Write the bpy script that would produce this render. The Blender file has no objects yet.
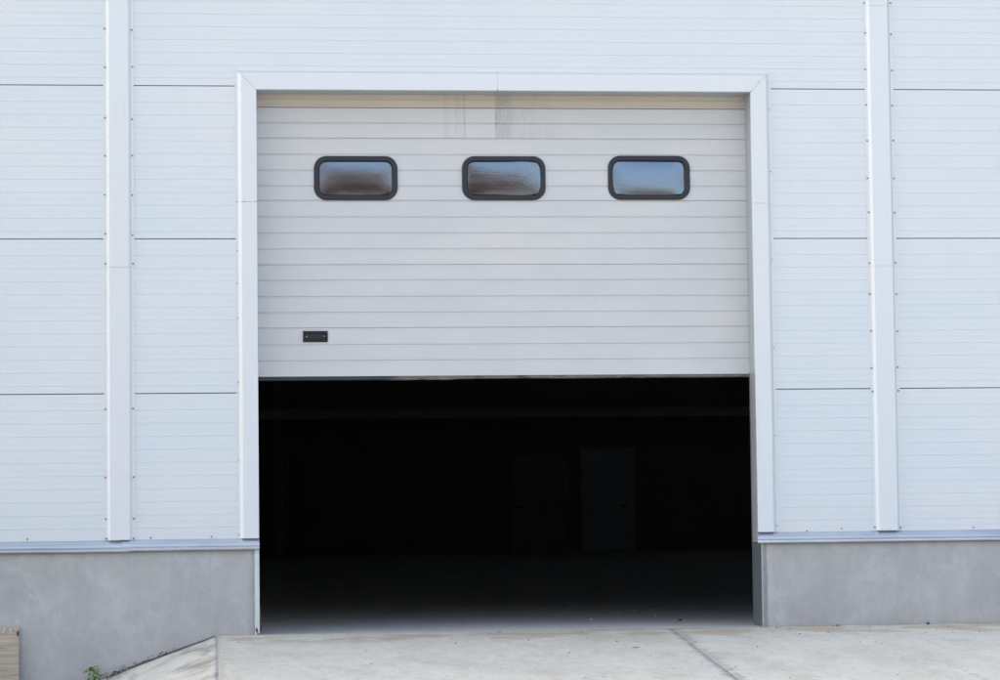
import bpy, bmesh, math, random
from mathutils import Vector, Matrix, noise
R = math.radians
scene = bpy.context.scene
COL = scene.collection
rnd = random.Random(7)

# ------------------------------------------------------------------ helpers
def link(o, parent=None):
    COL.objects.link(o)
    if parent is not None:
        o.parent = parent
    return o

def mesh_obj(name, verts, faces, mat, parent=None, smooth=False, loc=None):
    me = bpy.data.meshes.new(name)
    me.from_pydata([tuple(v) for v in verts], [], faces)
    me.update()
    bm = bmesh.new(); bm.from_mesh(me)
    bmesh.ops.remove_doubles(bm, verts=bm.verts, dist=1e-5)
    bmesh.ops.recalc_face_normals(bm, faces=bm.faces)
    bm.to_mesh(me); bm.free()
    if smooth:
        for p in me.polygons: p.use_smooth = True
    me.materials.append(mat)
    o = bpy.data.objects.new(name, me)
    if loc is not None: o.location = loc
    return link(o, parent)

def sheet_obj(name, verts, faces, mat, parent=None, smooth=False):
    """like mesh_obj but keeps face winding (open sheets)"""
    me = bpy.data.meshes.new(name)
    me.from_pydata([tuple(v) for v in verts], [], faces); me.update()
    if smooth:
        for p in me.polygons: p.use_smooth = True
    me.materials.append(mat)
    return link(bpy.data.objects.new(name, me), parent)

class MB:
    def __init__(s): s.v = []; s.f = []
    def box(s, x0, x1, y0, y1, z0, z1, bev=0.0):
        if bev <= 0:
            b = len(s.v)
            s.v += [(x, y, z) for z in (z0, z1) for y in (y0, y1) for x in (x0, x1)]
            s.f += [tuple(b + i for i in q) for q in ((0,2,3,1),(4,5,7,6),(0,1,5,4),(2,6,7,3),(0,4,6,2),(1,3,7,5))]
            return s
        bm = bmesh.new()
        bmesh.ops.create_cube(bm, size=1)
        for v in bm.verts:
            v.co = Vector(((x0+x1)/2+v.co.x*(x1-x0), (y0+y1)/2+v.co.y*(y1-y0), (z0+z1)/2+v.co.z*(z1-z0)))
        bmesh.ops.bevel(bm, geom=bm.edges[:], offset=bev, segments=2, affect='EDGES', profile=.6)
        return s.bm(bm)
    def bm(s, bm):
        b = len(s.v)
        bm.verts.index_update()
        s.v += [tuple(v.co) for v in bm.verts]
        s.f += [tuple(b+v.index for v in f.verts) for f in bm.faces]
        bm.free(); return s
    def cyl(s, c, axis, r, h, n=12, r2=None):
        """cylinder from c along unit axis"""
        r2 = r if r2 is None else r2
        a = Vector(axis).normalized()
        u = a.orthogonal().normalized(); w = a.cross(u)
        b = len(s.v); c = Vector(c)
        for k, (rr, hh) in enumerate(((r, 0), (r2, h))):
            for i in range(n):
                t = 2*math.pi*i/n
                s.v.append(tuple(c + a*hh + u*math.cos(t)*rr + w*math.sin(t)*rr))
        for i in range(n):
            j = (i+1) % n
            s.f.append((b+i, b+j, b+n+j, b+n+i))
        s.f.append(tuple(b+i for i in reversed(range(n)))); s.f.append(tuple(b+n+i for i in range(n)))
        return s
    def prof_x(s, prof, x0, x1):
        """closed profile [(y,z)] extruded along X"""
        b = len(s.v); n = len(prof)
        s.v += [(x0, y, z) for y, z in prof] + [(x1, y, z) for y, z in prof]
        for i in range(n):
            j = (i+1) % n
            s.f.append((b+i, b+n+i, b+n+j, b+j))
        s.f.append(tuple(b+i for i in range(n))); s.f.append(tuple(b+n+i for i in reversed(range(n))))
        return s
    def prof_z(s, prof, z0, z1):
        """closed profile [(x,y)] extruded along Z"""
        b = len(s.v); n = len(prof)
        s.v += [(x, y, z0) for x, y in prof] + [(x, y, z1) for x, y in prof]
        for i in range(n):
            j = (i+1) % n
            s.f.append((b+i, b+j, b+n+j, b+n+i))
        s.f.append(tuple(b+i for i in reversed(range(n)))); s.f.append(tuple(b+n+i for i in range(n)))
        return s
    def build(s, name, mat, parent=None, smooth=False):
        return mesh_obj(name, s.v, s.f, mat, parent, smooth)

def tag(o, label=None, cat=None, group=None, kind=None):
    if label: o['label'] = label
    if cat: o['category'] = cat
    if group: o['group'] = group
    if kind: o['kind'] = kind
    return o

# ------------------------------------------------------------------ node helper
class NT:
    def __init__(s, name):
        s.mat = bpy.data.materials.new(name); s.mat.use_nodes = True
        s.t = s.mat.node_tree; s.t.nodes.clear()
        s.out = s.t.nodes.new('ShaderNodeOutputMaterial')
        s.p = s.t.nodes.new('ShaderNodeBsdfPrincipled')
        s.t.links.new(s.p.outputs[0], s.out.inputs[0])
        s._co = None
    def n(s, typ, **k):
        x = s.t.nodes.new(typ)
        for a, b in k.items(): setattr(x, a, b)
        return x
    def put(s, sock, v):
        if hasattr(v, 'is_linked') or isinstance(v, bpy.types.NodeSocket): s.t.links.new(v, sock)
        elif isinstance(v, tuple) and len(v) == 3 and sock.type == 'RGBA': sock.default_value = (*v, 1)
        else: sock.default_value = v
    def co(s):
        if s._co is None:
            s._co = s.n('ShaderNodeTexCoord').outputs['Object']
        return s._co
    def xyz(s):
        x = s.n('ShaderNodeSeparateXYZ'); s.put(x.inputs[0], s.co()); return x.outputs
    def m(s, op, a, b=0.0, c=0.0, clamp=False):
        x = s.n('ShaderNodeMath', operation=op, use_clamp=clamp)
        s.put(x.inputs[0], a); s.put(x.inputs[1], b)
        if len(x.inputs) > 2: s.put(x.inputs[2], c)
        return x.outputs[0]
    def ss(s, v, a, b, lo=0.0, hi=1.0):
        x = s.n('ShaderNodeMapRange', interpolation_type='SMOOTHSTEP')
        s.put(x.inputs[0], v); s.put(x.inputs[1], a); s.put(x.inputs[2], b); s.put(x.inputs[3], lo); s.put(x.inputs[4], hi)
        return x.outputs[0]
    def noise(s, scale, detail=4.0, rough=.55, stretch=(1,1,1), off=(0,0,0), dist=0.0):
        mp = s.n('ShaderNodeMapping'); s.put(mp.inputs['Vector'], s.co())
        mp.inputs['Scale'].default_value = stretch; mp.inputs['Location'].default_value = off
        x = s.n('ShaderNodeTexNoise'); s.t.links.new(mp.outputs[0], x.inputs['Vector'])
        x.inputs['Scale'].default_value = scale; x.inputs['Detail'].default_value = detail
        x.inputs['Roughness'].default_value = rough; x.inputs['Distortion'].default_value = dist
        return x.outputs[0]
    def mix(s, f, a, b, mode='MIX'):
        x = s.n('ShaderNodeMix', data_type='RGBA', blend_type=mode)
        s.put(x.inputs[0], f); s.put(x.inputs[6], a); s.put(x.inputs[7], b)
        return x.outputs[2]
    def bump(s, h, strength=.3, dist=.01):
        x = s.n('ShaderNodeBump'); x.inputs['Strength'].default_value = strength; x.inputs['Distance'].default_value = dist
        s.put(x.inputs['Height'], h); s.t.links.new(x.outputs[0], s.p.inputs['Normal'])
    def col(s, c): s.put(s.p.inputs['Base Color'], c)
    def rough(s, v): s.put(s.p.inputs['Roughness'], v)
    def metal(s, v): s.put(s.p.inputs['Metallic'], v)

def simple(name, col, rough=.5, metal=0.0, var=.0, vscale=8.0, bump=0.0, bscale=60.0):
    t = NT(name)
    c = col
    if var:
        f = t.noise(vscale, 5)
        c = t.mix(f, tuple(x*(1-var) for x in col), tuple(min(1, x*(1+var)) for x in col))
    t.col(c); t.rough(rough); t.metal(metal)
    if bump: t.bump(t.noise(bscale, 4), bump, .004)
    return t.mat

# ------------------------------------------------------------------ materials
WHITE = (.80, .80, .785)
def m_panel():
    t = NT('painted_steel_panel')
    f = t.noise(.55, 3, .5, (1, 1, 1.6))
    g = t.noise(3.0, 5, .6, (1, 1, .35), (3, 0, 1))
    c = t.mix(t.ss(f, .35, .65), (.665, .730, .768), (.700, .738, .768))
    c = t.mix(t.m('MULTIPLY', t.ss(g, .45, .8), .10), c, (.62, .62, .60))
    # thin dust settling in bottom rows
    z = t.xyz()[2]
    c = t.mix(t.m('MULTIPLY', t.ss(z, 1.1, .72), t.m('MULTIPLY', t.noise(9, 5, .6, (1, 1, .4)), .22)), c, (.58, .55, .50))
    t.col(c); t.rough(.38)
    t.bump(t.noise(1.6, 2, .5, (1, 1, 2)), .10, .02)
    return t.mat
def m_trim():
    t = NT('painted_steel_trim')
    f = t.noise(1.1, 4, .6, (1, 1, .5), (7, 2, 0))
    c = t.mix(f, (.695, .748, .780), (.725, .755, .780))
    g = t.noise(26, 5, .65, (1, 1, .3))
    c = t.mix(t.m('MULTIPLY', t.ss(g, .58, .78), .16), c, (.55, .53, .50))
    t.col(c); t.rough(.27)
    t.bump(t.noise(2.2, 2, .5), .12, .012)
    return t.mat
def stains(t, base, amt=1.0):
    x, y, z = t.xyz()[:3]
    zone = t.m('MULTIPLY', t.ss(z, 3.885, 3.90), 1.0)
    fine = t.noise(95, 6, .75, (1, 1, .8))
    vert = t.noise(30, 5, .7, (1.0, 1, .16))
    acc = None
    for cx, w, k in ((1.500, .012, .30), (1.525, .006, .35), (1.587, .006, .55), (1.655, .009, .80), (1.612, .02, .22), (2.215, .016, .55), (2.17, .03, .30), (2.245, .03, .25)):
        wob = t.m('MULTIPLY_ADD', t.noise(11, 3, .6, (.2, 1, 1), (cx*9, 0, 0)), .024, -.012)
        d = t.m('ABSOLUTE', t.m('SUBTRACT', t.m('ADD', x, wob), cx))
        b = t.m('MULTIPLY', t.ss(d, w*1.6, 0.0), k)
        acc = b if acc is None else t.m('MAXIMUM', acc, b)
    edge = t.ss(x, 1.897, 1.903)
    patch = t.m('MULTIPLY', edge, t.ss(x, 2.16, 1.90, 0, 1.0))
    wide = t.m('MULTIPLY', edge, t.ss(x, 2.75, 2.0, 0, .38))
    patch = t.m('MAXIMUM', patch, wide)
    spk = t.ss(t.m('ADD', t.m('MULTIPLY', fine, .65), t.m('MULTIPLY', vert, .35)), .40, .60)
    acc = t.m('MULTIPLY', t.m('MAXIMUM', acc, patch), t.m('MULTIPLY_ADD', spk, .9, .16))
    acc = t.m('MULTIPLY', t.m('MULTIPLY', acc, zone), .50*amt, clamp=True)
    return t.mix(acc, base, (.16, .17, .165))
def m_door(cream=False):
    t = NT('door_cream' if cream else 'door_paint')
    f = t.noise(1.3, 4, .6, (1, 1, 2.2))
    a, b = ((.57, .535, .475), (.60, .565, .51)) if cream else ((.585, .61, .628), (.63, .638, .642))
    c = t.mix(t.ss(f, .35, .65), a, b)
    g = t.noise(14, 6, .7, (.12, 1, 1))
    c = t.mix(t.m('MULTIPLY', t.ss(g, .5, .8), .16), c, (.45, .44, .42))
    w = t.noise(150, 2, .5, (1, 1, 1))
    c = t.mix(t.m('MULTIPLY', t.ss(w, .35, .7), .07), c, (.40, .40, .41))
    c = stains(t, c)
    t.col(c); t.rough(.46)
    t.bump(t.noise(210, 2, .5), .12, .002)
    return t.mat
def m_concrete(name, a, b, stain=None, rough=.9, sc=1.0, streak=(1, 1, 1), fine=.25, speck=.0, bmp=.35, dirt=None):
    t = NT(name)
    f = t.noise(1.6*sc, 6, .6, streak)
    c = t.mix(t.ss(f, .3, .7), a, b)
    g = t.noise(9*sc, 6, .65, streak, (4, 1, 2))
    c = t.mix(t.m('MULTIPLY', t.ss(g, .35, .75), fine), c, tuple(x*.72 for x in a))
    if stain:
        h = t.noise(.9*sc, 5, .6, tuple(.8*q for q in streak), (9, 3, 5), .6)
        c = t.mix(t.m('MULTIPLY', t.ss(h, .55, .72), .55), c, stain)
    if speck:
        k = t.noise(70, 3, .6)
        c = t.mix(t.m('MULTIPLY', t.ss(k, .66, .74), speck), c, (.12, .11, .10))
    if dirt: c = dirt(t, c)
    t.col(c); t.rough(rough)
    hb = t.m('ADD', t.m('MULTIPLY', t.noise(38*sc, 6, .7, streak), .5), t.m('MULTIPLY', t.noise(4, 4, .5), .6))
    t.bump(hb, bmp, .012)
    return t.mat
def plinth_marks(t, c):
    z = t.xyz()[2]
    v = t.noise(6.5, 6, .62, (1, 1, .28), (2, 0, 8))      # trowel and water marks running down
    c = t.mix(t.m('MULTIPLY', t.ss(v, .52, .74), .5), c, (.53, .53, .53))
    w = t.noise(3.0, 6, .7, (1, 1, .8), (12, 0, 3), .8)   # pale lime blooms
    c = t.mix(t.m('MULTIPLY', t.ss(w, .53, .67), .42), c, (.56, .565, .565))
    u = t.noise(16, 6, .75, (1, 1, .9), (1, 5, 3))
    c = t.mix(t.m('MULTIPLY', t.ss(u, .60, .70), .45), c, (.60, .60, .60))
    d = t.noise(26, 5, .7, (1, 1, 1), (3, 3, 3))
    splash = t.m('MULTIPLY', t.ss(z, .07, .0), t.ss(d, .35, .6))
    c = t.mix(t.m('MULTIPLY', splash, .14), c, (.36, .31, .25))
    return c
def slab_marks(t, c):
    x, y, z = t.xyz()[:3]
    # rough mortar along the two construction joints
    wob = t.m('MULTIPLY_ADD', t.noise(5, 6, .7), .26, -.13)
    jx = t.m('ADD', t.m('MULTIPLY_ADD', y, .0650, 3.225), 0.0)          # x of the skew joint at this y
    d = t.m('SUBTRACT', t.m('ADD', x, wob), jx)
    wid = t.m('MULTIPLY_ADD', t.noise(1.9, 4, .6, (1, 1, 1), (5, 5, 0)), .22, -.045)
    k = t.m('MULTIPLY', t.ss(t.m('ABSOLUTE', t.m('ADD', d, -.005)), t.m('ADD', wid, .02), 0.0), t.m('MULTIPLY_ADD', t.noise(22, 5, .7), 1.0, .25), clamp=True)
    c = t.mix(t.m('MULTIPLY', k, .85, clamp=True), c, (.29, .29, .28))
    wob2 = t.m('MULTIPLY_ADD', t.noise(9, 6, .75, (1, 1, 1), (8, 1, 0)), .16, -.08)
    d2 = t.m('ABSOLUTE', t.m('ADD', t.m('SUBTRACT', x, -.325), wob2))
    c = t.mix(t.m('MULTIPLY', t.ss(d2, .06, 0.0), .6), c, (.27, .27, .26))
    # tan mud film left by tyres and puddles, long along the wall
    h = t.noise(1.0, 6, .66, (1.5, .55, 1), (3, 7, 0), .5)
    c = t.mix(t.m('MULTIPLY', t.ss(h, .50, .68), .50), c, (.50, .43, .34))
    bl = t.noise(4.2, 6, .72, (1.4, .45, 1), (2, 9, 0), .4)
    c = t.mix(t.m('MULTIPLY', t.ss(bl, .56, .70), .38), c, (.47, .42, .36))
    # mud strip at the wall foot to the right of the door
    e = t.m('MULTIPLY', t.m('MULTIPLY', t.ss(y, -1.1, -.5), t.ss(y, -.12, -.30)), t.ss(t.noise(2.3, 5, .66, (.9, 1, 1), (1, 1, 4)), .44, .56))
    c = t.mix(t.m('MULTIPLY', e, .75), c, (.46, .37, .26))
    mu = t.m('MULTIPLY', t.m('MULTIPLY', t.ss(y, -.30, -.06), t.ss(x, 1.2, 2.6)), t.ss(t.noise(5, 5, .65, (.5, 1, 1), (4, 2, 6)), .40, .55))
    c = t.mix(t.m('MULTIPLY', mu, .8), c, (.43, .34, .23))
    s_ = t.noise(9, 7, .74, (1.2, .4, 1), (0, 4, 0))
    c = t.mix(t.m('MULTIPLY', t.ss(s_, .55, .75), .30), c, (.30, .29, .27))
    lw = t.noise(20, 4, .6, (1, .35, 1), (6, 4, 0))
    c = t.mix(t.m('MULTIPLY', t.ss(lw, .66, .72), .5), c, (.66, .67, .67))
    cn = t.noise(2.1, 6, .68, (1, .5, 1), (2, 2, 0), .4)
    cr = t.m('MULTIPLY', t.ss(t.m('ABSOLUTE', t.m('SUBTRACT', cn, .5)), .010, 0.0), t.ss(t.noise(1.3, 3, .5, (1, .6, 1), (8, 8, 0)), .46, .60))
    c = t.mix(t.m('MULTIPLY', cr, .55), c, (.26, .25, .235))
    k2 = t.noise(46, 4, .7, (1, .3, 1), (6, 1, 0))
    c = t.mix(t.m('MULTIPLY', t.ss(k2, .66, .73), .6), c, (.16, .13, .10))
    k3 = t.noise(75, 4, .78, (1, .3, 1), (1, 1, 0))
    c = t.mix(t.m('MULTIPLY', t.ss(k3, .48, .66), .30), c, (.34, .33, .31))
    return c
def skirt_marks(t, c):
    h = t.noise(1.35, 6, .6, (1.3, .55, 1), (2.2, 6.3, 0), .4)
    c = t.mix(t.m('MULTIPLY', t.ss(h, .47, .60), .88), c, (.31, .285, .235))
    g = t.noise(2.2, 5, .6, (1.2, .6, 1), (6, 2, 0))
    c = t.mix(t.m('MULTIPLY', t.ss(g, .58, .7), .35), c, (.42, .34, .26))
    k2 = t.noise(46, 4, .7)
    return t.mix(t.m('MULTIPLY', t.ss(k2, .68, .74), .5), c, (.16, .13, .10))
M = {}
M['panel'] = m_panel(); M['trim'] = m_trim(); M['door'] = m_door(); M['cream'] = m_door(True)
M['core'] = simple('panel_foam_edge', (.22, .21, .22), .8)
M['sill'] = NT('zinc_blue_sill'); 
_t = M['sill']; _t.col(_t.mix(_t.ss(_t.noise(5, 5, .6, (.3, 1, 1)), .35, .7), (.47, .53, .61), (.58, .63, .70))); _t.rough(.24); _t.metal(.6)
_t.bump(_t.noise(3.0, 3, .5, (.5, 1, 1)), .08, .012); M['sill'] = _t.mat
M['plinth'] = m_concrete('plinth_render', (.405, .405, .41), (.475, .475, .475), None, .92, 1.5, (1, 1, .8), .25, .25, .22, plinth_marks)
M['slab'] = m_concrete('apron_concrete', (.62, .59, .515), (.70, .67, .59), None, .88, 1.3, (1.5, .45, 1), .34, .25, .5, slab_marks)
M['skirt'] = m_concrete('skirt_concrete', (.58, .56, .505), (.66, .64, .58), None, .9, 1.5, (1, .7, 1), .22, .25, .5, skirt_marks)
M['floor'] = m_concrete('hall_floor_concrete', (.54, .53, .50), (.64, .62, .59), (.56, .50, .43), .85, 1.0, (1.1, .5, 1), .4, .3, .3)
M['hall'] = simple('hall_lining', (.55, .56, .57), .8)
M['steel_in'] = simple('hall_steelwork', (.52, .53, .55), .55)
M['in_door'] = simple('inner_door_paint', (.46, .49, .52), .5)
M['soil'] = m_concrete('yard_soil', (.30, .265, .215), (.38, .345, .29), (.20, .17, .12), .95, .6, (1, 1, 1), .4, .4, .6)
M['gap'] = simple('crevice_dirt', (.13, .13, .13), .95, 0, .6, 40)
M['galv'] = simple('galvanised_angle', (.60, .66, .67), .5, .15, .12, 16, .25, 40)
M['lining'] = simple('lining_zinc', (.41, .46, .49), .4, .2, .06, 5)
M['galv_dark'] = simple('galvanised_plate', (.17, .20, .22), .42, .35, .12, 5, .1, 30)
M['rust'] = simple('rust', (.22, .07, .03), .9, 0, .5, 90, .6, 200)
M['screw'] = simple('zinc_screw', (.24, .24, .26), .5, .5)
M['rubber'] = simple('black_rubber', (.035, .037, .04), .6, 0, .3, 30)
_t = NT('weathered_seal'); _x = _t.xyz()[0]
_f = _t.m('MULTIPLY', _t.ss(_x, 1.0, 1.16), _t.ss(_t.noise(4.5, 6, .7, (1, 1, 3)), .36, .52))
_t.col(_t.mix(_f, _t.mix(_t.noise(6, 4), (.022, .03, .042), (.05, .058, .066)), _t.mix(_t.noise(14, 5, .7), (.06, .056, .052), (.24, .22, .19)))); _t.rough(.7)
M['seal'] = _t.mat
M['frame'] = simple('window_frame_plastic', (.016, .019, .027), .45, 0, .12, 12, .15, 260)
M['black'] = simple('black_plastic', (.010, .010, .012), .5)
M['silver'] = simple('bright_screw', (.75, .75, .75), .25, .9)
M['stone'] = simple('crumb_stone', (.27, .24, .20), .9, 0, .7, 3)
M['leaf_dry'] = simple('dry_leaf', (.23, .13, .06), .8, 0, .4, 60)
M['chip'] = simple('white_chip', (.62, .62, .60), .8)
_t = NT('weed_leaf'); _t.col(_t.mix(_t.noise(30, 4), (.09, .19, .04), (.17, .31, .07))); _t.rough(.5)
M['leaf'] = _t.mat
M['stem'] = simple('weed_stem', (.16, .17, .06), .6)
_t = NT('weathered_plank')
_g = _t.noise(7, 7, .68, (.25, 1, 6.5)); _h = _t.noise(3, 5, .6, (.4, 1, 2))
_c = _t.mix(_t.ss(_g, .3, .7), (.32, .26, .20), (.50, .43, .35)); _c = _t.mix(_t.m('MULTIPLY', _t.ss(_h, .45, .7), .5), _c, (.33, .31, .29))
_k = _t.noise(11, 5, .7, (.35, 1, 4.5), (4, 0, 2)); _c = _t.mix(_t.m('MULTIPLY', _t.ss(_k, .60, .68), .65), _c, (.12, .10, .08))
_t.col(_c); _t.rough(.85); _t.bump(_g, .4, .004); M['wood'] = _t.mat
# acrylic pane: reflects like coated double glazing, dark hall behind shows through
_t = NT('acrylic_pane')
_gl = _t.n('ShaderNodeBsdfGlossy'); _gl.inputs['Roughness'].default_value = .004; _gl.inputs['Color'].default_value = (.63, .80, 1, 1)
_tr = _t.n('ShaderNodeBsdfTransparent'); _tr.inputs['Color'].default_value = (.62, .60, .60, 1)
_mx = _t.n('ShaderNodeMixShader'); _mx.inputs[0].default_value = .28
_bp = _t.n('ShaderNodeBump'); _bp.inputs['Strength'].default_value = .18; _bp.inputs['Distance'].default_value = .003
_t.t.links.new(_t.noise(22, 4, .6, (1, 1, 2), (0, 0, 0), 1.5), _bp.inputs['Height']); _t.t.links.new(_bp.outputs[0], _gl.inputs['Normal'])
_t.t.links.new(_tr.outputs[0], _mx.inputs[1]); _t.t.links.new(_gl.outputs[0], _mx.inputs[2]); _t.t.links.new(_mx.outputs[0], _t.out.inputs[0])
_t.t.nodes.remove(_t.p); M['pane'] = _t.mat
_t = NT('bare_twigs'); _t.col(_t.mix(_t.noise(.3, 4), (.36, .25, .22), (.54, .38, .32))); _t.rough(.9); M['bark'] = _t.mat

# ------------------------------------------------------------------ warehouse root
W = 3.923          # opening width
ZH = 4.237         # opening head
root = bpy.data.objects.new('warehouse', None); link(root)
tag(root, 'white metal clad warehouse with half raised door on grey plinth', 'warehouse')

# --- cladding panels: horizontal sandwich panels, micro grooves
def panel_profile(z0, z1, first_row=False):
    g = .006                                    # half joint
    pts = []
    a, b = z0 + (0 if first_row else g*.5), z1 - g*.5
    pts.append((.10, a)); pts.append((.022, a)); pts.append((.004, a)); pts.append((0, a+.003))
    zs = []
    for k in range(12):
        zz = z1 - .13 - .1011*k
        if zz > a + .03: zs.append((zz, .0032, .0030))
        zm = zz + .0505
        if zm > a + .03 and zm < b-.02: zs.append((zm, .0024, .0012))
    zs.append((b - .028, .002, .0008))
    zs.sort()
    for zc, hw, d in zs:
        pts += [(0, zc-hw), (d, zc-hw*.35), (d, zc+hw*.35), (0, zc+hw)]
    pts += [(0, b-.003), (.004, b), (.10, b)]
    return pts
JZ = [.735, 1.868, 3.068, 4.267, 5.467, 6.667, 7.867, 8.99]
PX = [-1.067 + 6.04*k for k in range(-3, 5)]     # cover strip centres
def panels(x0, x1, rows):
    for i in rows:
        mb = MB(); mb.prof_x(panel_profile(JZ[i], JZ[i+1], i == 0), x0+.004, x1-.004)
        mb.build('wall_panel', M['panel'], root)
for i in range(len(PX)-1):
    if abs(PX[i] + 1.067) < .01:
        panels(PX[i], -.02, (0, 1, 2)); panels(W+.02, PX[i+1], (0, 1, 2)); panels(PX[i], PX[i+1], (3, 4, 5, 6))
    else:
        panels(PX[i], PX[i+1], range(7))
# tongue behind the joints and structural wall behind the cladding
XL, XR, ZT, YB = PX[0], PX[-1], 9.0, 46.0
mb = MB()
mb.box(XL, -.03, .101, .20, -.6, ZT); mb.box(W+.03, XR, .101, .20, -.6, ZT); mb.box(-.03, W+.03, .101, .20, ZH+.02, ZT)
mb.build('inner_wall_lining', M['core'], root)
mb = MB()
mb.box(XL, XL+.2, .2, YB, -.6, ZT); mb.box(XR-.2, XR, .2, YB, -.6, ZT); mb.box(XL, XR, YB, YB+.2, -.6, ZT)
mb.build('hall_wall', M['hall'], root)
# roof with three added openings, out of view, whose daylight lifts the dark hall
RLX0, RLX1 = 14.0, 15.4
RLY = [(9.0, 11.2), (19.0, 21.2), (29.0, 31.2)]
mb = MB(); mb.box(XL-.1, RLX0, -.06, YB+.3, ZT, ZT+.35); mb.box(RLX1, XR+.1, -.06, YB+.3, ZT, ZT+.35)
yy = -.06
for a, b in RLY + [(YB+.3, None)]:
    mb.box(RLX0, RLX1, yy, a, ZT+.001, ZT+.349); yy = b
mb.build('roof', M['trim'], root)
_t = NT('added_roof_tint'); _q = _t.n('ShaderNodeBsdfTransparent'); _q.inputs[0].default_value = (.62, .66, .68, 1)
_t.t.links.new(_q.outputs[0], _t.out.inputs[0]); _t.t.nodes.remove(_t.p); M['fill_pane'] = _t.mat
for a, b in RLY:
    mb = MB(); mb.box(RLX0-.05, RLX1+.05, a-.05, b+.05, ZT+.352, ZT+.36); mb.build('added_roof_pane', M['fill_pane'], root)

# --- vertical cover strips with screws
def screw(parent, x, y, z, r=.0056, mat=None):
    mb = MB(); mb.cyl((x, y, z), (0, -1, 0), r*1.35, .0015, 12); mb.cyl((x, y-.0015, z), (0, -1, 0), r, .004, 6, r*.9)
    return mb.build('screw', mat or M['screw'], parent)
def cover_strip(cx, splices, zs_l, zs_r, zb=.742):
    cuts = [zb] + sorted(splices) + [8.98]
    top = None
    mb = MB()
    for k in range(len(cuts)-1):
        o = .0012*k                      # upper lengths lap over the lower
        pr = [(-.118, -.001), (-.118, -.004-o), (-.094, -.004-o), (-.0735, -.0245-o), (-.071, -.0255-o), (.071, -.0255-o), (.0735, -.0245-o), (.090, -.0012), (.0935, -.0012), (.0945, -.006-o), (.118, -.006-o), (.118, -.0008),
              (.088, -.0008), (.070, -.0225), (-.070, -.0225), (-.092, -.001)]
        mb.prof_z([(cx+x, y) for x, y in pr], cuts[k]+(.0015 if k else 0), cuts[k+1])
    o = mb.build('cover_strip', M['trim'], root)
    for sx, zl in ((-1, zs_l), (1, zs_r)):
        for z in zl:
            screw(o, cx+sx*(.106+rnd.uniform(-.003, .003)), -.0055 if sx < 0 else -.0085, z)
    return o
zl = [5.1, 4.71, 4.408, 4.012, 3.715, 3.411, 3.107, 2.874]
# rows below the splice of the left strip (read off the photograph)
def zpx(y, z0=2.874, y0=264.0, s=.00772): return z0-(y-y0)*s
low_l = [zpx(q) for q in (409.8, 478, 547.5-0)]
cover_strip(-1.067, [2.845], zl + [1.755, 1.224, .904, .752][0:0] + [1.745, 1.216, .905, .752][0:0] + [1.750, 1.223, .904, .752], [z+rnd.uniform(-.012, .012) for z in zl] + [1.752, 1.225, .906, .753])
zr = [4.963, 4.72, 4.427, 4.14, 3.85, 3.55, 3.277, 2.87, 2.62, 2.327, 2.03, 1.845, .768]
cover_strip(4.973, [2.845, 4.94], zr, [z+rnd.uniform(-.01, .01) for z in zr])
for cx in PX:
    if abs(cx+1.067) > .01 and abs(cx-4.973) > .01:
        cover_strip(cx, [2.845], [.8+.42*k for k in range(12)], [.8+.42*k for k in range(12)])

# --- door surround: mitred trim around the opening
TP = [(0, .012), (0, -.0285), (.0015, -.030), (.119, -.030), (.121, -.0285), (.1455, -.004), (.166, -.004), (.166, -.001), (.143, -.001), (.118, -.026), (.004, -.026), (.004, .012)]
TPC = [(0, .012), (0, -.0285), (.0015, -.030), (.119, -.030), (.121, -.0285), (.1400, -.0012), (.1465, -.0012), (.1475, -.0085), (.166, -.0085), (.166, -.0006), (.137, -.0006), (.118, -.026), (.004, -.026), (.004, .012)]
def loft(name, sec_a, sec_b, mat, parent):
    n = len(sec_a); v = list(sec_a)+list(sec_b)
    f = [(i, (i+1) % n, n+(i+1) % n, n+i) for i in range(n)] + [tuple(reversed(range(n))), tuple(n+i for i in range(n))]
    return mesh_obj(name, v, f, mat, parent)
def off(p, d): return [(a, b-d) for a, b in p]
e = .0009
zspl = 3.355; zspr = 3.345
sill_top = .742
t1 = loft('door_trim', [(-o, y, sill_top) for o, y in TP], [(-o, y, zspl) for o, y in TP], M['trim'], root)
t2 = loft('door_trim', [(-o, y, zspl+.0015) for o, y in off(TP, .001)], [(-o, y, ZH+o-e) for o, y in off(TP, .001)], M['trim'], root)
t3 = loft('door_trim', [(W+o, y, sill_top) for o, y in TPC], [(W+o, y, zspr) for o, y in TPC], M['trim'], root)
t4 = loft('door_trim', [(W+o, y, zspr+.0015) for o, y in off(TPC, .001)], [(W+o, y, ZH+o-e) for o, y in off(TPC, .001)], M['trim'], root)
XS = 1.893
t5 = loft('door_trim', [(-o+e, y, ZH+o+e) for o, y in TPC], [(XS, y, ZH+o+e) for o, y in TPC], M['trim'], root)
t6 = loft('door_trim', [(XS+.0015, y, ZH+o+e) for o, y in off(TPC, .0008)], [(W+o-e, y, ZH+o+e) for o, y in off(TPC, .0008)], M['trim'], root)
for tt, xx, zz in ((t2, -.155, (2.97, 2.72)), (t1, -.155, (2.45, 1.95, 1.35, .775)), (t3, W+.154, (.79, 1.5, 2.2, 2.9)), (t4, W+.154, (3.6, 4.1))):
    for z in zz: screw(tt, xx, -.0055 if xx < 0 else -.0090, z, .0036)
screw(t6, W+.062, -.0315, ZH+.085, .003)
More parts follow.
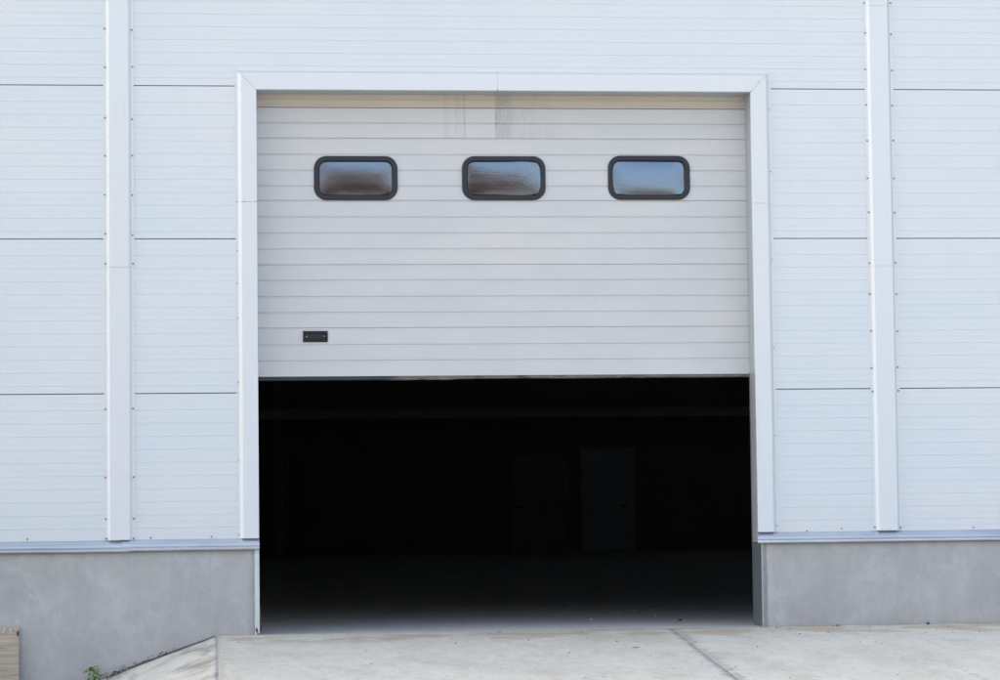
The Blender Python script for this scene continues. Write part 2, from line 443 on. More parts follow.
# rust specks where the cut edges meet
def speck(parent, pts, name='rust_spot'):
    mb = MB()
    for x, y, z, a, b in pts:
        n = 7; v0 = len(mb.v)
        for k in range(n):
            q = 2*math.pi*k/n; r = rnd.uniform(.6, 1.15)
            mb.v.append((x+math.cos(q)*a*r, y, z+math.sin(q)*b*r))
        mb.f.append(tuple(range(v0, v0+n)))
    return mb.build(name, M['rust'], parent)
speck(t6, [(W+.004, -.0325, ZH+.004, .006, .004), (XS+.002, -.0325, ZH+.006, .004, .006)])
speck(t2, [(-.010, -.0325, zspl+.004, .012, .0022), (-.055, -.0325, zspl+.001, .012, .002), (-.10, -.0325, zspl+.002, .016, .003), (-.156, -.0065, zspl+.003, .012, .005)]).data.materials[0] = simple('seam_dirt', (.36, .30, .27), .8)

# --- linings of the opening (steel sheet returning into the wall)
mb = MB(); mb.box(-.012, -.0005, .0125, .214, sill_top-.06, ZH+.01); mb.build('jamb_lining', M['lining'], root)
mb = MB(); mb.box(W+.0005, W+.012, .0125, .214, 2.0, ZH+.01); mb.box(W+.0015, W+.013, .0125, .214, .66, 1.998)
mb.build('jamb_lining', M['lining'], root)
mb = MB(); mb.box(-.012, XS, .0125, .214, ZH+.0005, ZH+.014); mb.box(XS+.002, W+.012, .0125, .214, ZH-.0005, ZH+.013)
mb.build('head_lining', M['lining'], root)
# lower jambs: steel plates on the plinth ends
mb = MB(); mb.prof_z([(-.002, -.0195), (-.002, .214), (-.02, .214), (-.02, -.0195)], -.02, .656)
mb.build('jamb_plate', M['galv_dark'], root)
mb = MB(); mb.prof_z([(W+.022, -.0185), (W+.006, .214), (W+.02, .218), (W+.040, -.0185)], -.02, .654)
mb.build('jamb_plate', M['galv_dark'], root)

# --- sill flashing over the plinth
def sill(x0, x1, dz=0.0, dy=0.0, sag=0.0, segs=24, caps=True):
    pr = [(.0, .742), (-.006, .740), (-.052, .706), (-.058, .700), (-.0605, .692), (-.059, .684), (-.055, .680), (-.0575, .676), (-.0585, .664), (-.054, .657), (-.048, .657), (-.048, .690), (-.006, .728), (.0, .730)]
    v = []; f = []; n = len(pr)
    for k in range(segs+1):
        x = x0+(x1-x0)*k/segs
        w = .0016*noise.noise(Vector((x*1.7, 0, 3)))
        for i, (y, z) in enumerate(pr):
            ww = w if 1 < i < 12 else 0
            v.append((x, y-dy, z+dz+ww+sag*math.sin(math.pi*k/segs)))
    for k in range(segs):
        for i in range(n):
            j = (i+1) % n
            f.append((k*n+i, k*n+j, (k+1)*n+j, (k+1)*n+i))
    f.append(tuple(reversed(range(n)))); f.append(tuple(segs*n+i for i in range(n)))
    return mesh_obj('sill_flashing', v, f, M['sill'], root)
s1 = sill(-1.05, .002, 0, .0015, 0, 16); s0 = sill(-3.2, -.99, -.006, 0, 0, 24); s2 = sill(W-.012, 6.2, -.003, 0, 0, 30)
sill(-6.5, -3.19, -.008, .001); sill(-13, -6.49, -.008); sill(XL, -12.99, -.008, .001); sill(6.19, 12.6, -.003, .001); sill(12.59, XR, -.003)
for sx, zz in ((-1.77, .757), (-.83, .757), (-.365, .760), (-1.16, .757)): screw(s1 if sx > -1.05 else s0, sx, -.001, zz, .0055)
for sx, zz in ((4.32, .745), (4.60, .760), (5.67, .757)): screw(s2, sx, -.001, zz, .005)
# --- plinth
def plinth(x0, x1, zb):
    nx = max(2, int((x1-x0)/.08)); zs = [zb+(.70-zb)*k/14 for k in range(15)]
    v = []; f = []
    for z in zs:
        for i in range(nx+1):
            x = x0+(x1-x0)*i/nx
            v.append((x, -.0200+.0022*noise.noise(Vector((x*1.4, z*1.8, 2)))*(0 if i in (0, nx) else 1), z))
    for a in range(14):
        for i in range(nx):
            q = a*(nx+1)+i; f.append((q, q+1, q+nx+2, q+nx+1))
    b = len(v)
    v += [(x0, .10, zb), (x1, .10, zb), (x1, .10, .70), (x0, .10, .70)]
    f += [(b, b+3, b+2, b+1)]
    col0 = [a*(nx+1) for a in range(15)]; col1 = [a*(nx+1)+nx for a in range(15)]
    f.append(tuple([b]+col0+[b+3])); f.append(tuple([b+1, b+2]+col1[::-1]))
    f.append(tuple([b+3]+[14*(nx+1)+i for i in range(nx+1)]+[b+2])); f.append(tuple([b, b+1]+[i for i in range(nx, -1, -1)]))
    return mesh_obj('plinth_wall', v, f, M['plinth'], root, True)
for o in (plinth(XL, -.021, -.75), plinth(W+.036, XR, -.75)):
    for p in o.data.polygons: p.use_smooth = abs(p.normal.y) > .9
# steel angles at the plinth corners
def ragged_strip(name, x0, x1, y, z0, z1, mat, amp=.004, side=-1, n=40):
    v = []; f = []
    for k in range(n+1):
        z = z0+(z1-z0)*k/n
        r = amp*(noise.noise(Vector((z*22, x0, 1)))+.6*noise.noise(Vector((z*70, 3, 1))))
        xa, xb = (x0+r, x1) if side < 0 else (x0, x1+r)
        v += [(xa, y, z), (xb, y, z), (xb, y+.012, z), (xa, y+.012, z)]
    for k in range(n):
        for i in range(4):
            a = 4*k+i; b = 4*k+(i+1) % 4; f.append((a, b, b+4, a+4))
    f.append((3, 2, 1, 0)); f.append((4*n, 4*n+1, 4*n+2, 4*n+3))
    return mesh_obj(name, v, f, mat, root)
ang = ragged_strip('corner_angle', -.036, .0005, -.0265, -.012, .655, M['galv'])
ang2 = ragged_strip('corner_angle', W+.022, W+.032, -.0250, -.012, .652, simple('dull_angle', (.42, .45, .46), .6, .1, .15, 20), .003, 1)
speck(ang, [(-.022, -.0272, .035, .010, .026), (-.010, -.0272, .004, .022, .005), (-.014, -.0272, .013, .006, .010)])
ragged_strip('mortar_edge', W+.032, W+.054, -.0232, -.01, .652, simple('pale_mortar', (.30, .295, .29), .9, 0, .2, 20), .006, 1)

# ------------------------------------------------------------------ overhead door
YD = .22
bounds = [2.003, 2.383+.004, 2.887, 3.397, 3.893, 4.133]
ribs = [2.131, 2.256, 2.383, 2.511, 2.636, 2.765, 2.887, 3.013, 3.141, 3.267, 3.397, 3.514, 3.639, 3.764, 3.893, 4.016]
WIN = [(.455, 1.117, 3.396, 3.746), (1.630, 2.298, 3.397, 3.748), (2.802, 3.465, 3.400, 3.754)]
door = bpy.data.objects.new('overhead_door', None); link(door, root)
door['label'] = 'light grey ribbed overhead door raised halfway with three oval edged windows'
def door_section(z0, z1, mat, holes=(), y=YD):
    zf = [(z0+.0003, .006), (z0+.0007, 0)]
    for r in ribs:
        if z0+.03 < r < z1-.01:
            zf += [(r-.0175, 0), (r-.0150, -.0014), (r-.0048, .0042), (r-.0042, .0072), (r-.0005, .0072), (r, 0)]
        elif abs(r-z1) < .012:
            zf += [(z1-.0185, 0), (z1-.0160, -.0014), (z1-.0045, .0045), (z1-.0037, .009)]
    zf += [(z1-.002, .009), (z1-.0003, .009)] if any(abs(r-z1) < .012 for r in ribs) else [(z1-.003, 0), (z1-.0005, .006)]
    hz = []
    for h in holes: hz = [h[2]+.03, h[3]-.03]
    for q in hz:
        if not any(abs(q-a) < .001 for a, _ in zf): zf.append((q, 0 if not any(r-.0170 < q < r for r in ribs) else .0042))
    zf.sort()
    xs = [-.10]
    for h in holes: xs += [h[0]+.03, h[1]-.03]
    xs.append(W+.07)
    # very slight bow over the width
    v = []; f = []; nz = len(zf); nxx = len(xs)
    for yy in (0, 1):
        for z, d in zf:
            for x in xs: v.append((x, y+d if yy == 0 else y+.042, z))
    def vid(s, a, i): return s*nz*nxx+a*nxx+i
    def hole(a, i):
        if a < 0 or i < 0 or a >= nz-1 or i >= nxx-1: return None
        zc = (zf[a][0]+zf[a+1][0])/2; xc = (xs[i]+xs[i+1])/2
        return any(h[0]+.03 < xc < h[1]-.03 and h[2]+.03 < zc < h[3]-.03 for h in holes)
    for a in range(nz-1):
        for i in range(nxx-1):
            if hole(a, i): continue
            f.append((vid(0, a, i), vid(0, a, i+1), vid(0, a+1, i+1), vid(0, a+1, i)))
            f.append((vid(1, a, i), vid(1, a+1, i), vid(1, a+1, i+1), vid(1, a, i+1)))
            for da, di, e0, e1 in ((-1, 0, (a, i), (a, i+1)), (1, 0, (a+1, i), (a+1, i+1)), (0, -1, (a, i), (a+1, i)), (0, 1, (a, i+1), (a+1, i+1))):
                hh = hole(a+da, i+di)
                if hh is None or hh is True:
                    f.append((vid(0, *e0), vid(1, *e0), vid(1, *e1), vid(0, *e1)))
    return mesh_obj('door_section', v, f, mat, door)
for k in range(len(bounds)-1):
    z0, z1 = bounds[k], bounds[k+1]
    door_section(z0, z1, M['door'], WIN if k == 3 and False else ())  if not (z0 < 3.5 < z1) else door_section(z0, z1, M['door'], WIN)
# head strip above the first section, cream base colour warmer than the sections
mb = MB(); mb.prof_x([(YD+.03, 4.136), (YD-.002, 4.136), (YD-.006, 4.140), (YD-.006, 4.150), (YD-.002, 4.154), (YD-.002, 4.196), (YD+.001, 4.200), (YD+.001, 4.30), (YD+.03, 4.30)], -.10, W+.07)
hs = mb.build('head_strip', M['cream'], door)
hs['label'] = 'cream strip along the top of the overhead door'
# shaft cover closing the gap behind the head
mb = MB(); mb.box(-.3, W+.3, .263, .28, 4.0, 4.7); mb.build('head_closure', M['hall'], root)
def rrect(cx, cz, a, b, r, n=8):
    pts = []
    for sx, sz, t0 in ((1, 1, 0), (-1, 1, 90), (-1, -1, 180), (1, -1, 270)):
        for k in range(n+1):
            q = R(t0+90*k/n); pts.append((cx+sx*(a-r)+math.cos(q)*r, cz+sz*(b-r)+math.sin(q)*r))
    return pts
for wi, (x0, x1, z0, z1) in enumerate(WIN):
    cx, cz, a, b = (x0+x1)/2, (z0+z1)/2, (x1-x0)/2, (z1-z0)/2
    rings = [(0, YD+.001, .100), (.0, YD-.010, .100), (.004, YD-.0145, .096), (.032, YD-.0155, .070), (.037, YD-.013, .064), (.039, YD+.004, .062), (.046, YD+.006, .05), (.046, YD+.03, .05)]
    v = []; f = []; n = None
    for ins, y, r in rings:
        p = rrect(cx, cz, a-ins, b-ins, r); n = len(p); v += [(x, y, z) for x, z in p]
    for k in range(len(rings)-1):
        for i in range(n):
            j = (i+1) % n; f.append((k*n+i, k*n+j, (k+1)*n+j, (k+1)*n+i))
    fr = mesh_obj('window_frame', v, f, M['frame'], door, True)
    # domed acrylic pane
    v = []; f = []; NXX, NZZ = 44, 26; A, B = a-.0405, b-.0405
    base = rrect(0, 0, 1, 1, .3)
    tilt = (0.0, -.012, .012)[wi]; ttx = (.004, .006, .05)[wi]
    for iz in range(NZZ+1):
        for ix in range(NXX+1):
            u = -1+2*ix/NXX; w = -1+2*iz/NZZ
            # squircle mapping keeps the pane inside the rounded frame
            X = u*math.sqrt(max(0, 1-.16*w*w*abs(w)**2)); Z = w*math.sqrt(max(0, 1-.16*u*u*abs(u)**2))
            d = .0047*(1-abs(u)**3.2)*(1-abs(w)**2.6)
            v.append((cx+X*A, YD+.006-d+tilt*X*A+ttx*Z*B*.6, cz+Z*B))
    for iz in range(NZZ):
        for ix in range(NXX):
            q = iz*(NXX+1)+ix; f.append((q, q+1, q+NXX+2, q+NXX+1))
    sheet_obj('window_pane', v, f, M['pane'], door, True)
# recessed pull handle
hx0, hx1, hz0, hz1 = .359, .555, 2.273, 2.361
def tray(x0, x1, z0, z1, rings):
    v = []; f = []
    for ins, y in rings:
        v += [(x0+ins, y, z0+ins), (x1-ins, y, z0+ins), (x1-ins, y, z1-ins), (x0+ins, y, z1-ins)]
    for k in range(len(rings)-1):
        for i in range(4):
            j = (i+1) % 4; f.append((4*k+i, 4*k+j, 4*k+4+j, 4*k+4+i))
    k = len(rings)-1; f.append((4*k, 4*k+1, 4*k+2, 4*k+3))
    return v, f
v, f = tray(hx0, hx1, hz0, hz1, [(0, YD+.003), (0, YD-.006), (.003, YD-.009), (.014, YD-.0095), (.016, YD-.008), (.019, YD-.0005)])
ph = mesh_obj('pull_handle', v, f, M['black'], door)
mb = MB(); mb.box(hx0+.045, hx1-.045, YD-.007, YD-.0004, hz0+.020, hz0+.034, .002); mb.build('pull_grip', M['black'], door)
for q in (hx0+.028, hx1-.028):
    mb = MB(); mb.cyl((q, YD-.0004, hz0+.046), (0, -1, 0), .0042, .003, 10); mb.build('handle_screw', M['silver'], door)
# bottom rubber seal, uneven lower edge
v = []; f = []; n = 120
for k in range(n+1):
    x = -.09+(W+.15)*k/n
    zz = 1.974+.0032*noise.noise(Vector((x*2.2, 0, 5)))+.003*noise.noise(Vector((x*9, 0, 2)))+(.004 if x > 1.55 else -.002)
    v += [(x, YD+.003, 2.0025), (x, YD+.002, 1.996), (x, YD+.001, zz+.005), (x, YD+.006, zz), (x, YD+.035, zz), (x, YD+.035, 2.0025)]
for k in range(n):
    for i in range(6):
        j = (i+1) % 6; f.append((6*k+i, 6*k+j, 6*k+6+j, 6*k+6+i))
mesh_obj('bottom_seal', v, f, M['seal'], door)
# guide rails
for x0, x1 in ((-.075, .004), (W+.012, W+.09)):
    mb = MB(); mb.box(x0, x0+.004, YD-.004, YD+.075, .012, 2.3); mb.box(x0, x1, YD+.048, YD+.052, .012, 4.2); mb.box(x1-.004, x1, YD+.02, YD+.0475, .012, 1.9)
    mb.build('guide_rail', M['galv_dark'], root)
mb = MB(); mb.box(.0, .022, .235, .27, .012, .055, .003); mb.box(.0, .012, .236, .26, .10, .20, .003); mb.box(.0, .020, .24, .27, .14, .152)
mb.build('rail_bracket', M['rust'], root)

# ------------------------------------------------------------------ interior
HB = 40.0
v = [(XL+.2, -.002, -.002), (XR-.2, -.002, -.002), (XR-.2, YB, -.002), (XL+.2, YB, -.002)]
fl = MB(); fl.box(XL+.21, XR-.21, .101, YB-.01, -.4, 0.0); fl.box(-.0195, W+.032, -.016, .1005, -.4, 0.0)
tag(fl.build('hall_floor', M['floor']), 'dusty grey concrete floor of the dark hall', None, None, 'structure')
mb = MB(); mb.box(XL+.2, XR-.2, HB, HB+.15, 0.001, ZT-.01); mb.build('rear_partition', simple('rear_wall_paint', (.27, .265, .275), .8), root)
def inner_door(x0, x1, z1, hx, mat):
    mb = MB(); mb.box(x0, x1, HB-.05, HB-.002, .01, z1, .006)
    d = mb.build('inner_door', mat, root)
    mb = MB(); mb.box(x0-.07, x0-.004, HB-.07, HB-.003, .01, z1+.08); mb.box(x1+.004, x1+.07, HB-.07, HB-.003, .01, z1+.08); mb.box(x0-.004, x1+.004, HB-.07, HB-.003, z1+.01, z1+.08)
    mb.build('door_frame', mat, d)
    mb = MB(); mb.cyl((hx, HB-.05, 1.02), (0, -1, 0), .02, .06, 8); mb.box(hx-.12, hx+.01, HB-.12, HB-.10, 1.01, 1.04, .004)
    mb.build('door_handle', M['black'], d)
inner_door(8.15, 9.23, 2.25, 9.1, M['in_door']); inner_door(6.55, 7.70, 2.05, 6.7, simple('old_inner_door_paint', (.33, .32, .33), .6))
# crane rail across the hall and columns
mb = MB(); mb.prof_x([(HB-.62, 3.02), (HB-.38, 3.02), (HB-.38, 3.04), (HB-.49, 3.05), (HB-.49, 3.20), (HB-.38, 3.21), (HB-.38, 3.23), (HB-.62, 3.23), (HB-.62, 3.21), (HB-.51, 3.20), (HB-.51, 3.05), (HB-.62, 3.04)], XL+.3, XR-.3)
mb.build('steel_beam', M['steel_in'], root)
for k, cx in enumerate((1.3, 13.4)):
    mb = MB()
    mb.prof_z([(cx-.1, HB-.37), (cx+.1, HB-.37), (cx+.1, HB-.355), (cx+.006, HB-.35), (cx+.006, HB-.2), (cx+.1, HB-.195), (cx+.1, HB-.18), (cx-.1, HB-.18), (cx-.1, HB-.195), (cx-.006, HB-.2), (cx-.006, HB-.35), (cx-.1, HB-.355)], .001, ZT-.01)
    mb.build('steel_column', simple('dark_column_paint', (.34, .34, .35), .6), root)

# ------------------------------------------------------------------ apron, skirt, yard
def sl(y): return .04*y if y > -11 else -.44
def h(x, y): return .0035*noise.noise(Vector((x*.7, y*.7, 0)))+.0012*noise.noise(Vector((x*3, y*3, 4)))
def slab(name, xa, xb, ys, label, mat, thick=.14):
    """xa, xb: functions of y for the two long edges"""
    nx = 60; v = []; f = []
    for y in ys:
        for i in range(nx+1):
            u = i/nx
            u = u if xb(0)-xa(0) < 5 else u**1.8
            x = xa(y)+(xb(y)-xa(y))*u
            jag = 0.0
            if i in (0, nx): jag = .006*noise.noise(Vector((x, y*9, 2)))
            v.append((x+jag, y, sl(y)+h(x, y)-(.004 if i in (0, nx) else 0)))
    ny = len(ys); n1 = nx+1
    for a in range(ny-1):
        for i in range(nx):
            q = a*n1+i; f.append((q, q+n1, q+n1+1, q+1))
    m = len(v)
    v += [(p[0], p[1], p[2]-thick) for p in v[:]]
    ring = [i for i in range(n1)]+[a*n1+nx for a in range(1, ny)]+[(ny-1)*n1+i for i in range(nx-1, -1, -1)]+[a*n1 for a in range(ny-2, 0, -1)]
    for k in range(len(ring)):
        a, b = ring[k], ring[(k+1) % len(ring)]
        f.append((a, b, b+m, a+m))
    o = mesh_obj(name, v, f, mat, None, True)
    for p in o.data.polygons: p.use_smooth = p.normal.z > .8
    tag(o, label, None, None, 'structure')
    return o
YS = [-.0215-.0009*k for k in range(1)] + [-.05*k for k in range(1, 20)] + [-1-.1*k for k in range(0, 41)] + [-5.2-.3*k for k in range(0, 20)]
# in the opening the slab starts at the floor edge, along the plinth at its face
jx = lambda y: 3.223+.065*y
slab('concrete_apron', lambda y: -.332+.004*y, lambda y: jx(y)-.0015, YS, 'pale concrete slab leading up to the open doorway', M['slab'])
slab('concrete_apron', lambda y: jx(y)+.0015, lambda y: 14.0, YS, 'pale concrete slab along the right hand plinth', M['slab'])
mb = MB(); v = []; f = []
for k, y in enumerate(YS):
    v += [(jx(y)-.012, y, sl(y)-.004), (jx(y)+.012, y, sl(y)-.004)]
    if k: f.append((2*k-2, 2*k, 2*k+1, 2*k-1))
tag(sheet_obj('joint_filler', v, f, simple('joint_mortar', (.34, .34, .33), .95, 0, .3, 30, .5, 60)), 'grey mortar filling the skew joint between slabs', None, None, 'structure')
# sloping skirt to the left
v = []; f = []; NXs = 44
for a, y in enumerate(YS):
    for i in range(NXs+1):
        u = i/NXs
        x = -.329+.004*y-u*1.45
        z0 = sl(y)
        drop = .39*u*1.45
        curve = .018*math.sin(math.pi*u)*(1 if u < 1 else 0)
        z = z0-drop+curve+.006*noise.noise(Vector((x*2.0, y*2.0, 7)))*(min(1, u*6))+h(x, y)-.003
        yy = y
        if a == 0: yy = y-.004-.006*abs(noise.noise(Vector((x*9, 0, 0))))*(min(1, u*3)); z += (.011*noise.noise(Vector((x*8, 5, 0)))+.008*noise.noise(Vector((x*29, 5, 0))))*min(1, u*4)-.004*min(1, u*4)
        v.append((x, yy, z))
n1 = NXs+1
for a in range(len(YS)-1):
    for i in range(NXs):
        q = a*n1+i; f.append((q, q+1, q+n1+1, q+n1))
m = len(v); ny = len(YS)
v += [(p[0], p[1], p[2]-.15) for p in v[:]]
ring = [i for i in range(n1)]+[a*n1+NXs for a in range(1, ny)]+[(ny-1)*n1+i for i in range(NXs-1, -1, -1)]+[a*n1 for a in range(ny-2, 0, -1)]
for k in range(len(ring)):
    a, b = ring[k], ring[(k+1) % len(ring)]; f.append((a, b, b+m, a+m))
sk = mesh_obj('concrete_skirt', v, f, M['skirt'], None, True)
for p in sk.data.polygons: p.use_smooth = p.normal.z > .7
tag(sk, 'stained sloping concrete skirt left of the apron', None, None, 'structure')
# crevice between skirt and plinth: ragged mortar lip over dirt
v = []; f = []; n = 150
def zsk(x): 
    u = (-.336-x)/1.45
    return -.39*1.45*u+.018*math.sin(math.pi*min(1, max(0, u)))-.001
for k in range(n+1):
    x = -.345-1.2*k/n; g = min(1, k/70)**1.5
    thk = (.001+.012*g)*(.55+.9*abs(noise.noise(Vector((x*7, 1, 0)))))+.006*g*noise.noise(Vector((x*38, 1, 0)))
    up = .016*g*noise.noise(Vector((x*6, 7, 0)))+.014*g*noise.noise(Vector((x*22, 2, 0)))
    zc = zsk(x)
    zt = zc+max(0, thk)+max(0, up)+.001
    v += [(x, -.0235, zc-.03), (x, -.0235-.003*g, zt)]
    if k: f.append((2*k-2, 2*k-1, 2*k+1, 2*k))
ck = sheet_obj('plinth_crack', v, f, M['gap'], root); ck['label'] = 'dark ragged crack between plinth and sloping skirt'
# thin broken mortar flakes above the crack
mb = MB()
for k in range(46):
    x = rnd.uniform(-1.32, -.62); z = zsk(x)+rnd.uniform(.004, .045)*(.4+(-x-.5))
    l = rnd.uniform(.006, .026); a = math.atan(.39)+rnd.uniform(-.25, .3)
    c, s = math.cos(a), math.sin(a); t = rnd.uniform(.0015, .004)
    b = len(mb.v)
    for px, pz in ((-l, -t), (-l*.3, -t*1.5), (l*.6, -t), (l, 0), (l*.5, t), (-l*.4, t*1.2)):
        mb.v.append((x+px*c-pz*s*-1, -.0265-rnd.uniform(0, .003), z+px*s+pz*c))
    mb.f.append(tuple(range(b, b+6)))
mb.build('mortar_flake', M['gap'], root)['kind'] = 'stuff'

# yard ground: one sheet to the horizon (falls away below the apron and skirt)
def gz(x, y):
    r = math.hypot(x, y)
    return -.50+.02*noise.noise(Vector((x*.35, y*.35, 1)))*(1 if r < 80 else 0)-(.06 if y < -10 else 0)*0+ (-.12*min(1, max(0, (-y-11)/12)))
rings_ = [0, .5, 1, 1.6, 2.3, 3, 4, 5, 6.5, 8, 10, 12, 15, 18, 22, 27, 33, 40, 50, 65, 90, 130, 200, 320, 520, 900]
v = [(1.5, -3, gz(1.5, -3))]; f = []; ns = 72
for r in rings_[1:]:
    for k in range(ns):
        q = 2*math.pi*k/ns; x, y = 1.5+r*math.cos(q), -3+r*math.sin(q); v.append((x, y, gz(x, y)))
for k in range(ns): f.append((0, 1+k, 1+(k+1) % ns))
for a in range(len(rings_)-2):
    for k in range(ns):
        i, j = 1+a*ns+k, 1+a*ns+(k+1) % ns; f.append((i, i+ns, j+ns, j))
tag(sheet_obj('yard_ground', v, f, M['soil'], None, True), 'bare earth yard in front of the warehouse', None, None, 'structure')

# crumbs and grit on the apron
def pebble(mb, c, r, rr):
    b = len(mb.v)
    bm = bmesh.new(); bmesh.ops.create_icosphere(bm, subdivisions=1, radius=r)
    for q in bm.verts:
        q.co *= rr.uniform(.65, 1.25); q.co.z *= .6; q.co += Vector(c)
    mb.bm(bm)
mb = MB(); rr = random.Random(3)
for k in range(120):
    if rr.random() < .55: x, y = rr.uniform(3.98, 6.3), -.03-abs(rr.gauss(0, .9))
    else: x, y = rr.uniform(-.2, 6), -rr.uniform(.1, 4.2)
    r = rr.choice((.003, .004, .005, .006, .009))
    pebble(mb, (x, y, sl(y)+r*.4), r, rr)
for k in range(40):
    x = rr.uniform(-1.6, -1.0); y = -.03-abs(rr.gauss(0, .12)); r = rr.uniform(.004, .014)
    pebble(mb, (x, y, zsk(x)+r*.5), r, rr)
tag(mb.build('grit', M['stone']), 'brown grit and crumbs scattered over the concrete apron', None, None, 'stuff')
mb = MB()
for k in range(26):
    x = rr.uniform(2.5, 3.85) if k < 14 else rr.uniform(.3, 3.6); y = rr.uniform(1.5, 6) if k < 14 else -rr.uniform(.2, 3.5); r = rr.uniform(.004, .012)
    pebble(mb, (x, y, (sl(y) if y < 0 else 0)+r*.4), r, rr)
for k in range(16):
    x = rr.uniform(-1.45, -1.1); y = -rr.uniform(.05, .5); r = rr.uniform(.006, .016); pebble(mb, (x, y, zsk(x)+r*.5), r, rr)
tag(mb.build('plaster_chips', M['chip']), 'white plaster chips strewn about the threshold', None, None, 'stuff')
# single bits one can point at
def bit(name, x, y, z, L, Wd, ang, mat, label, cat, curl=.3):
    v = []; f = []; n = 8
    for k in range(n+1):
        u = k/n*2-1; w = Wd*(1-u*u)**.6
        zc = curl*L*(u*u)*.6+.002
        v += [(u*L, -w, zc+.2*w), (u*L, 0, zc), (u*L, w, zc+.35*w)]
    for k in range(n):
        for i in (0, 1): f.append((3*k+i, 3*k+3+i, 3*k+4+i, 3*k+1+i))
    me = bpy.data.meshes.new(name); me.from_pydata(v, [], f); me.materials.append(mat)
    o = bpy.data.objects.new(name, me); o.location = (x, y, z); o.rotation_euler = (0, 0, ang); link(o)
    return tag(o, label, cat)
def on_slab(x, y, u=.001): return sl(y)+h(x, y)+u
for (x, y, a, L, lab) in ((2.67, -1.68, 2.6, .034, 'curled brown leaf left of the skew slab joint'), (1.845, -.16, 2.5, .026, 'small brown leaf at the middle of the doorway threshold'), (1.43, -.66, .3, .016, 'tiny dark leaf left of the threshold middle')):
    bit('dry_leaf', x, y, on_slab(x, y), L, L*.42, a, M['leaf_dry'], lab, 'leaf')['group'] = 'dry leaves on the apron'
def stone(x, y, z, r, label, mat, cat='stone', name='stone'):
    m_ = MB(); rs = random.Random(int(x*1000)); bm = bmesh.new(); bmesh.ops.create_icosphere(bm, subdivisions=2, radius=r)
    for q in bm.verts:
        q.co += q.co*(.35*noise.noise(q.co*60+Vector((x, y, 0)))); q.co.z *= .55
    m_.bm(bm); o = m_.build(name, mat); o.location = (x, y, z+r*.35)
    return tag(o, label, cat)
stone(5.26, -.09, 0, .017, 'dark stone at the foot of the right plinth', simple('dark_stone', (.09, .08, .075), .9))
stone(4.52, -.13, 0, .015, 'grey stone left of the dark one by the right plinth', simple('grey_stone', (.22, .22, .23), .9))
stone(3.52, 1.3, .0, .016, 'dark clod on the hall floor near the right jamb', simple('clod', (.04, .035, .03), .95), 'clod', 'clod')

# ------------------------------------------------------------------ wooden board
bd = bpy.data.objects.new('wooden_board', None); bd.location = (-1.83, -.10, -.50); link(bd)
tag(bd, 'weathered wooden board leaning on the plinth beside the green weed', 'board')
bm = bmesh.new()
bmesh.ops.create_cube(bm, size=1)
L_, H_, T_ = .62, .60, .035
for q in bm.verts: q.co = Vector((q.co.x*L_-L_/2, q.co.y*T_, q.co.z*H_+H_/2))
bmesh.ops.subdivide_edges(bm, edges=bm.edges[:], cuts=9, use_grid_fill=True)
for q in bm.verts:
    if q.co.x > -.003: q.co.x += .0035*noise.noise(Vector((q.co.z*14, q.co.y*9, 0)))
    if q.co.z > H_-.003: q.co.z += .003*noise.noise(Vector((q.co.x*12, 2, 0)))
m_ = MB().bm(bm)
pl = m_.build('plank', M['wood'], bd)
bv = pl.modifiers.new('edge_wear', 'BEVEL'); bv.width = .0025; bv.segments = 2; bv.angle_limit = R(50)
def patch(name, pts, mat):
    o = mesh_obj(name, [(x, -T_/2-.0014, z) for x, z in pts], [tuple(range(len(pts)))], mat, bd); return o
WM = simple('white_paint_drip', (.46, .47, .50), .6)
patch('paint_mark', [(-.072, .580), (-.064, .588), (-.058, .574), (-.060, .560), (-.064, .546), (-.068, .552), (-.070, .562), (-.080, .572)], WM)
patch('paint_mark', [(-.116, .590), (-.104, .592), (-.106, .574), (-.112, .562), (-.118, .546), (-.132, .552), (-.128, .560), (-.122, .570)], WM)
patch('rust_stain', [(-.002, .565), (-.012, .562), (-.016, .552), (-.024, .548), (-.017, .538), (-.020, .528), (-.010, .522), (-.002, .518)], simple('red_stain', (.12, .025, .02), .8))
bd.rotation_euler = (R(-7), 0, R(-1))

# ------------------------------------------------------------------ weed
wd = bpy.data.objects.new('weed', None); wd.location = (-1.265, -.17, -.365); link(wd)
tag(wd, 'small green weed with drooping narrow leaves growing at the plinth foot', 'weed')
rw = random.Random(11)
mb = MB(); 
stem_pts = [Vector((0, 0, 0)), Vector((.004, 0, .05)), Vector((-.002, .002, .10)), Vector((.003, 0, .145))]
for a, b in zip(stem_pts, stem_pts[1:]): mb.cyl(a, b-a, .0035, (b-a).length, 7, .003)
mb.build('stem', M['stem'], wd)
def weed_leaf(base, az, up, L, wid, droop):
    v = []; f = []; n = 10
    d = Vector((math.cos(az), math.sin(az), 0)); side = Vector((-d.y, d.x, 0))
    pos = Vector(base); el = up
    for k in range(n+1):
        u = k/n
        w = wid*math.sin(math.pi*min(1, u*.93+.07))**.8*(1-u*.35)
        c = pos
        v += [c-side*w+Vector((0, 0, w*.35)), c.copy(), c+side*w+Vector((0, 0, w*.35))]
        dirv = d*math.cos(el)+Vector((0, 0, math.sin(el)))
        pos = pos+dirv*(L/n); el -= droop/n
    for k in range(n):
        for i in (0, 1): f.append((3*k+i, 3*k+3+i, 3*k+4+i, 3*k+1+i))
    sheet_obj('leaf', v, f, M['leaf'], wd, True)
for k in range(28):
    hgt = .145-.115*(k/28)**1.1
    az = k*2.4+rw.uniform(-.3, .3)
    weed_leaf((0, 0, hgt), az, rw.uniform(.4, 1.0)-(.2 if k > 12 else 0), rw.uniform(.075, .105)*(1 if k > 3 else .6), rw.uniform(.0085, .0125), rw.uniform(1.6, 2.7))
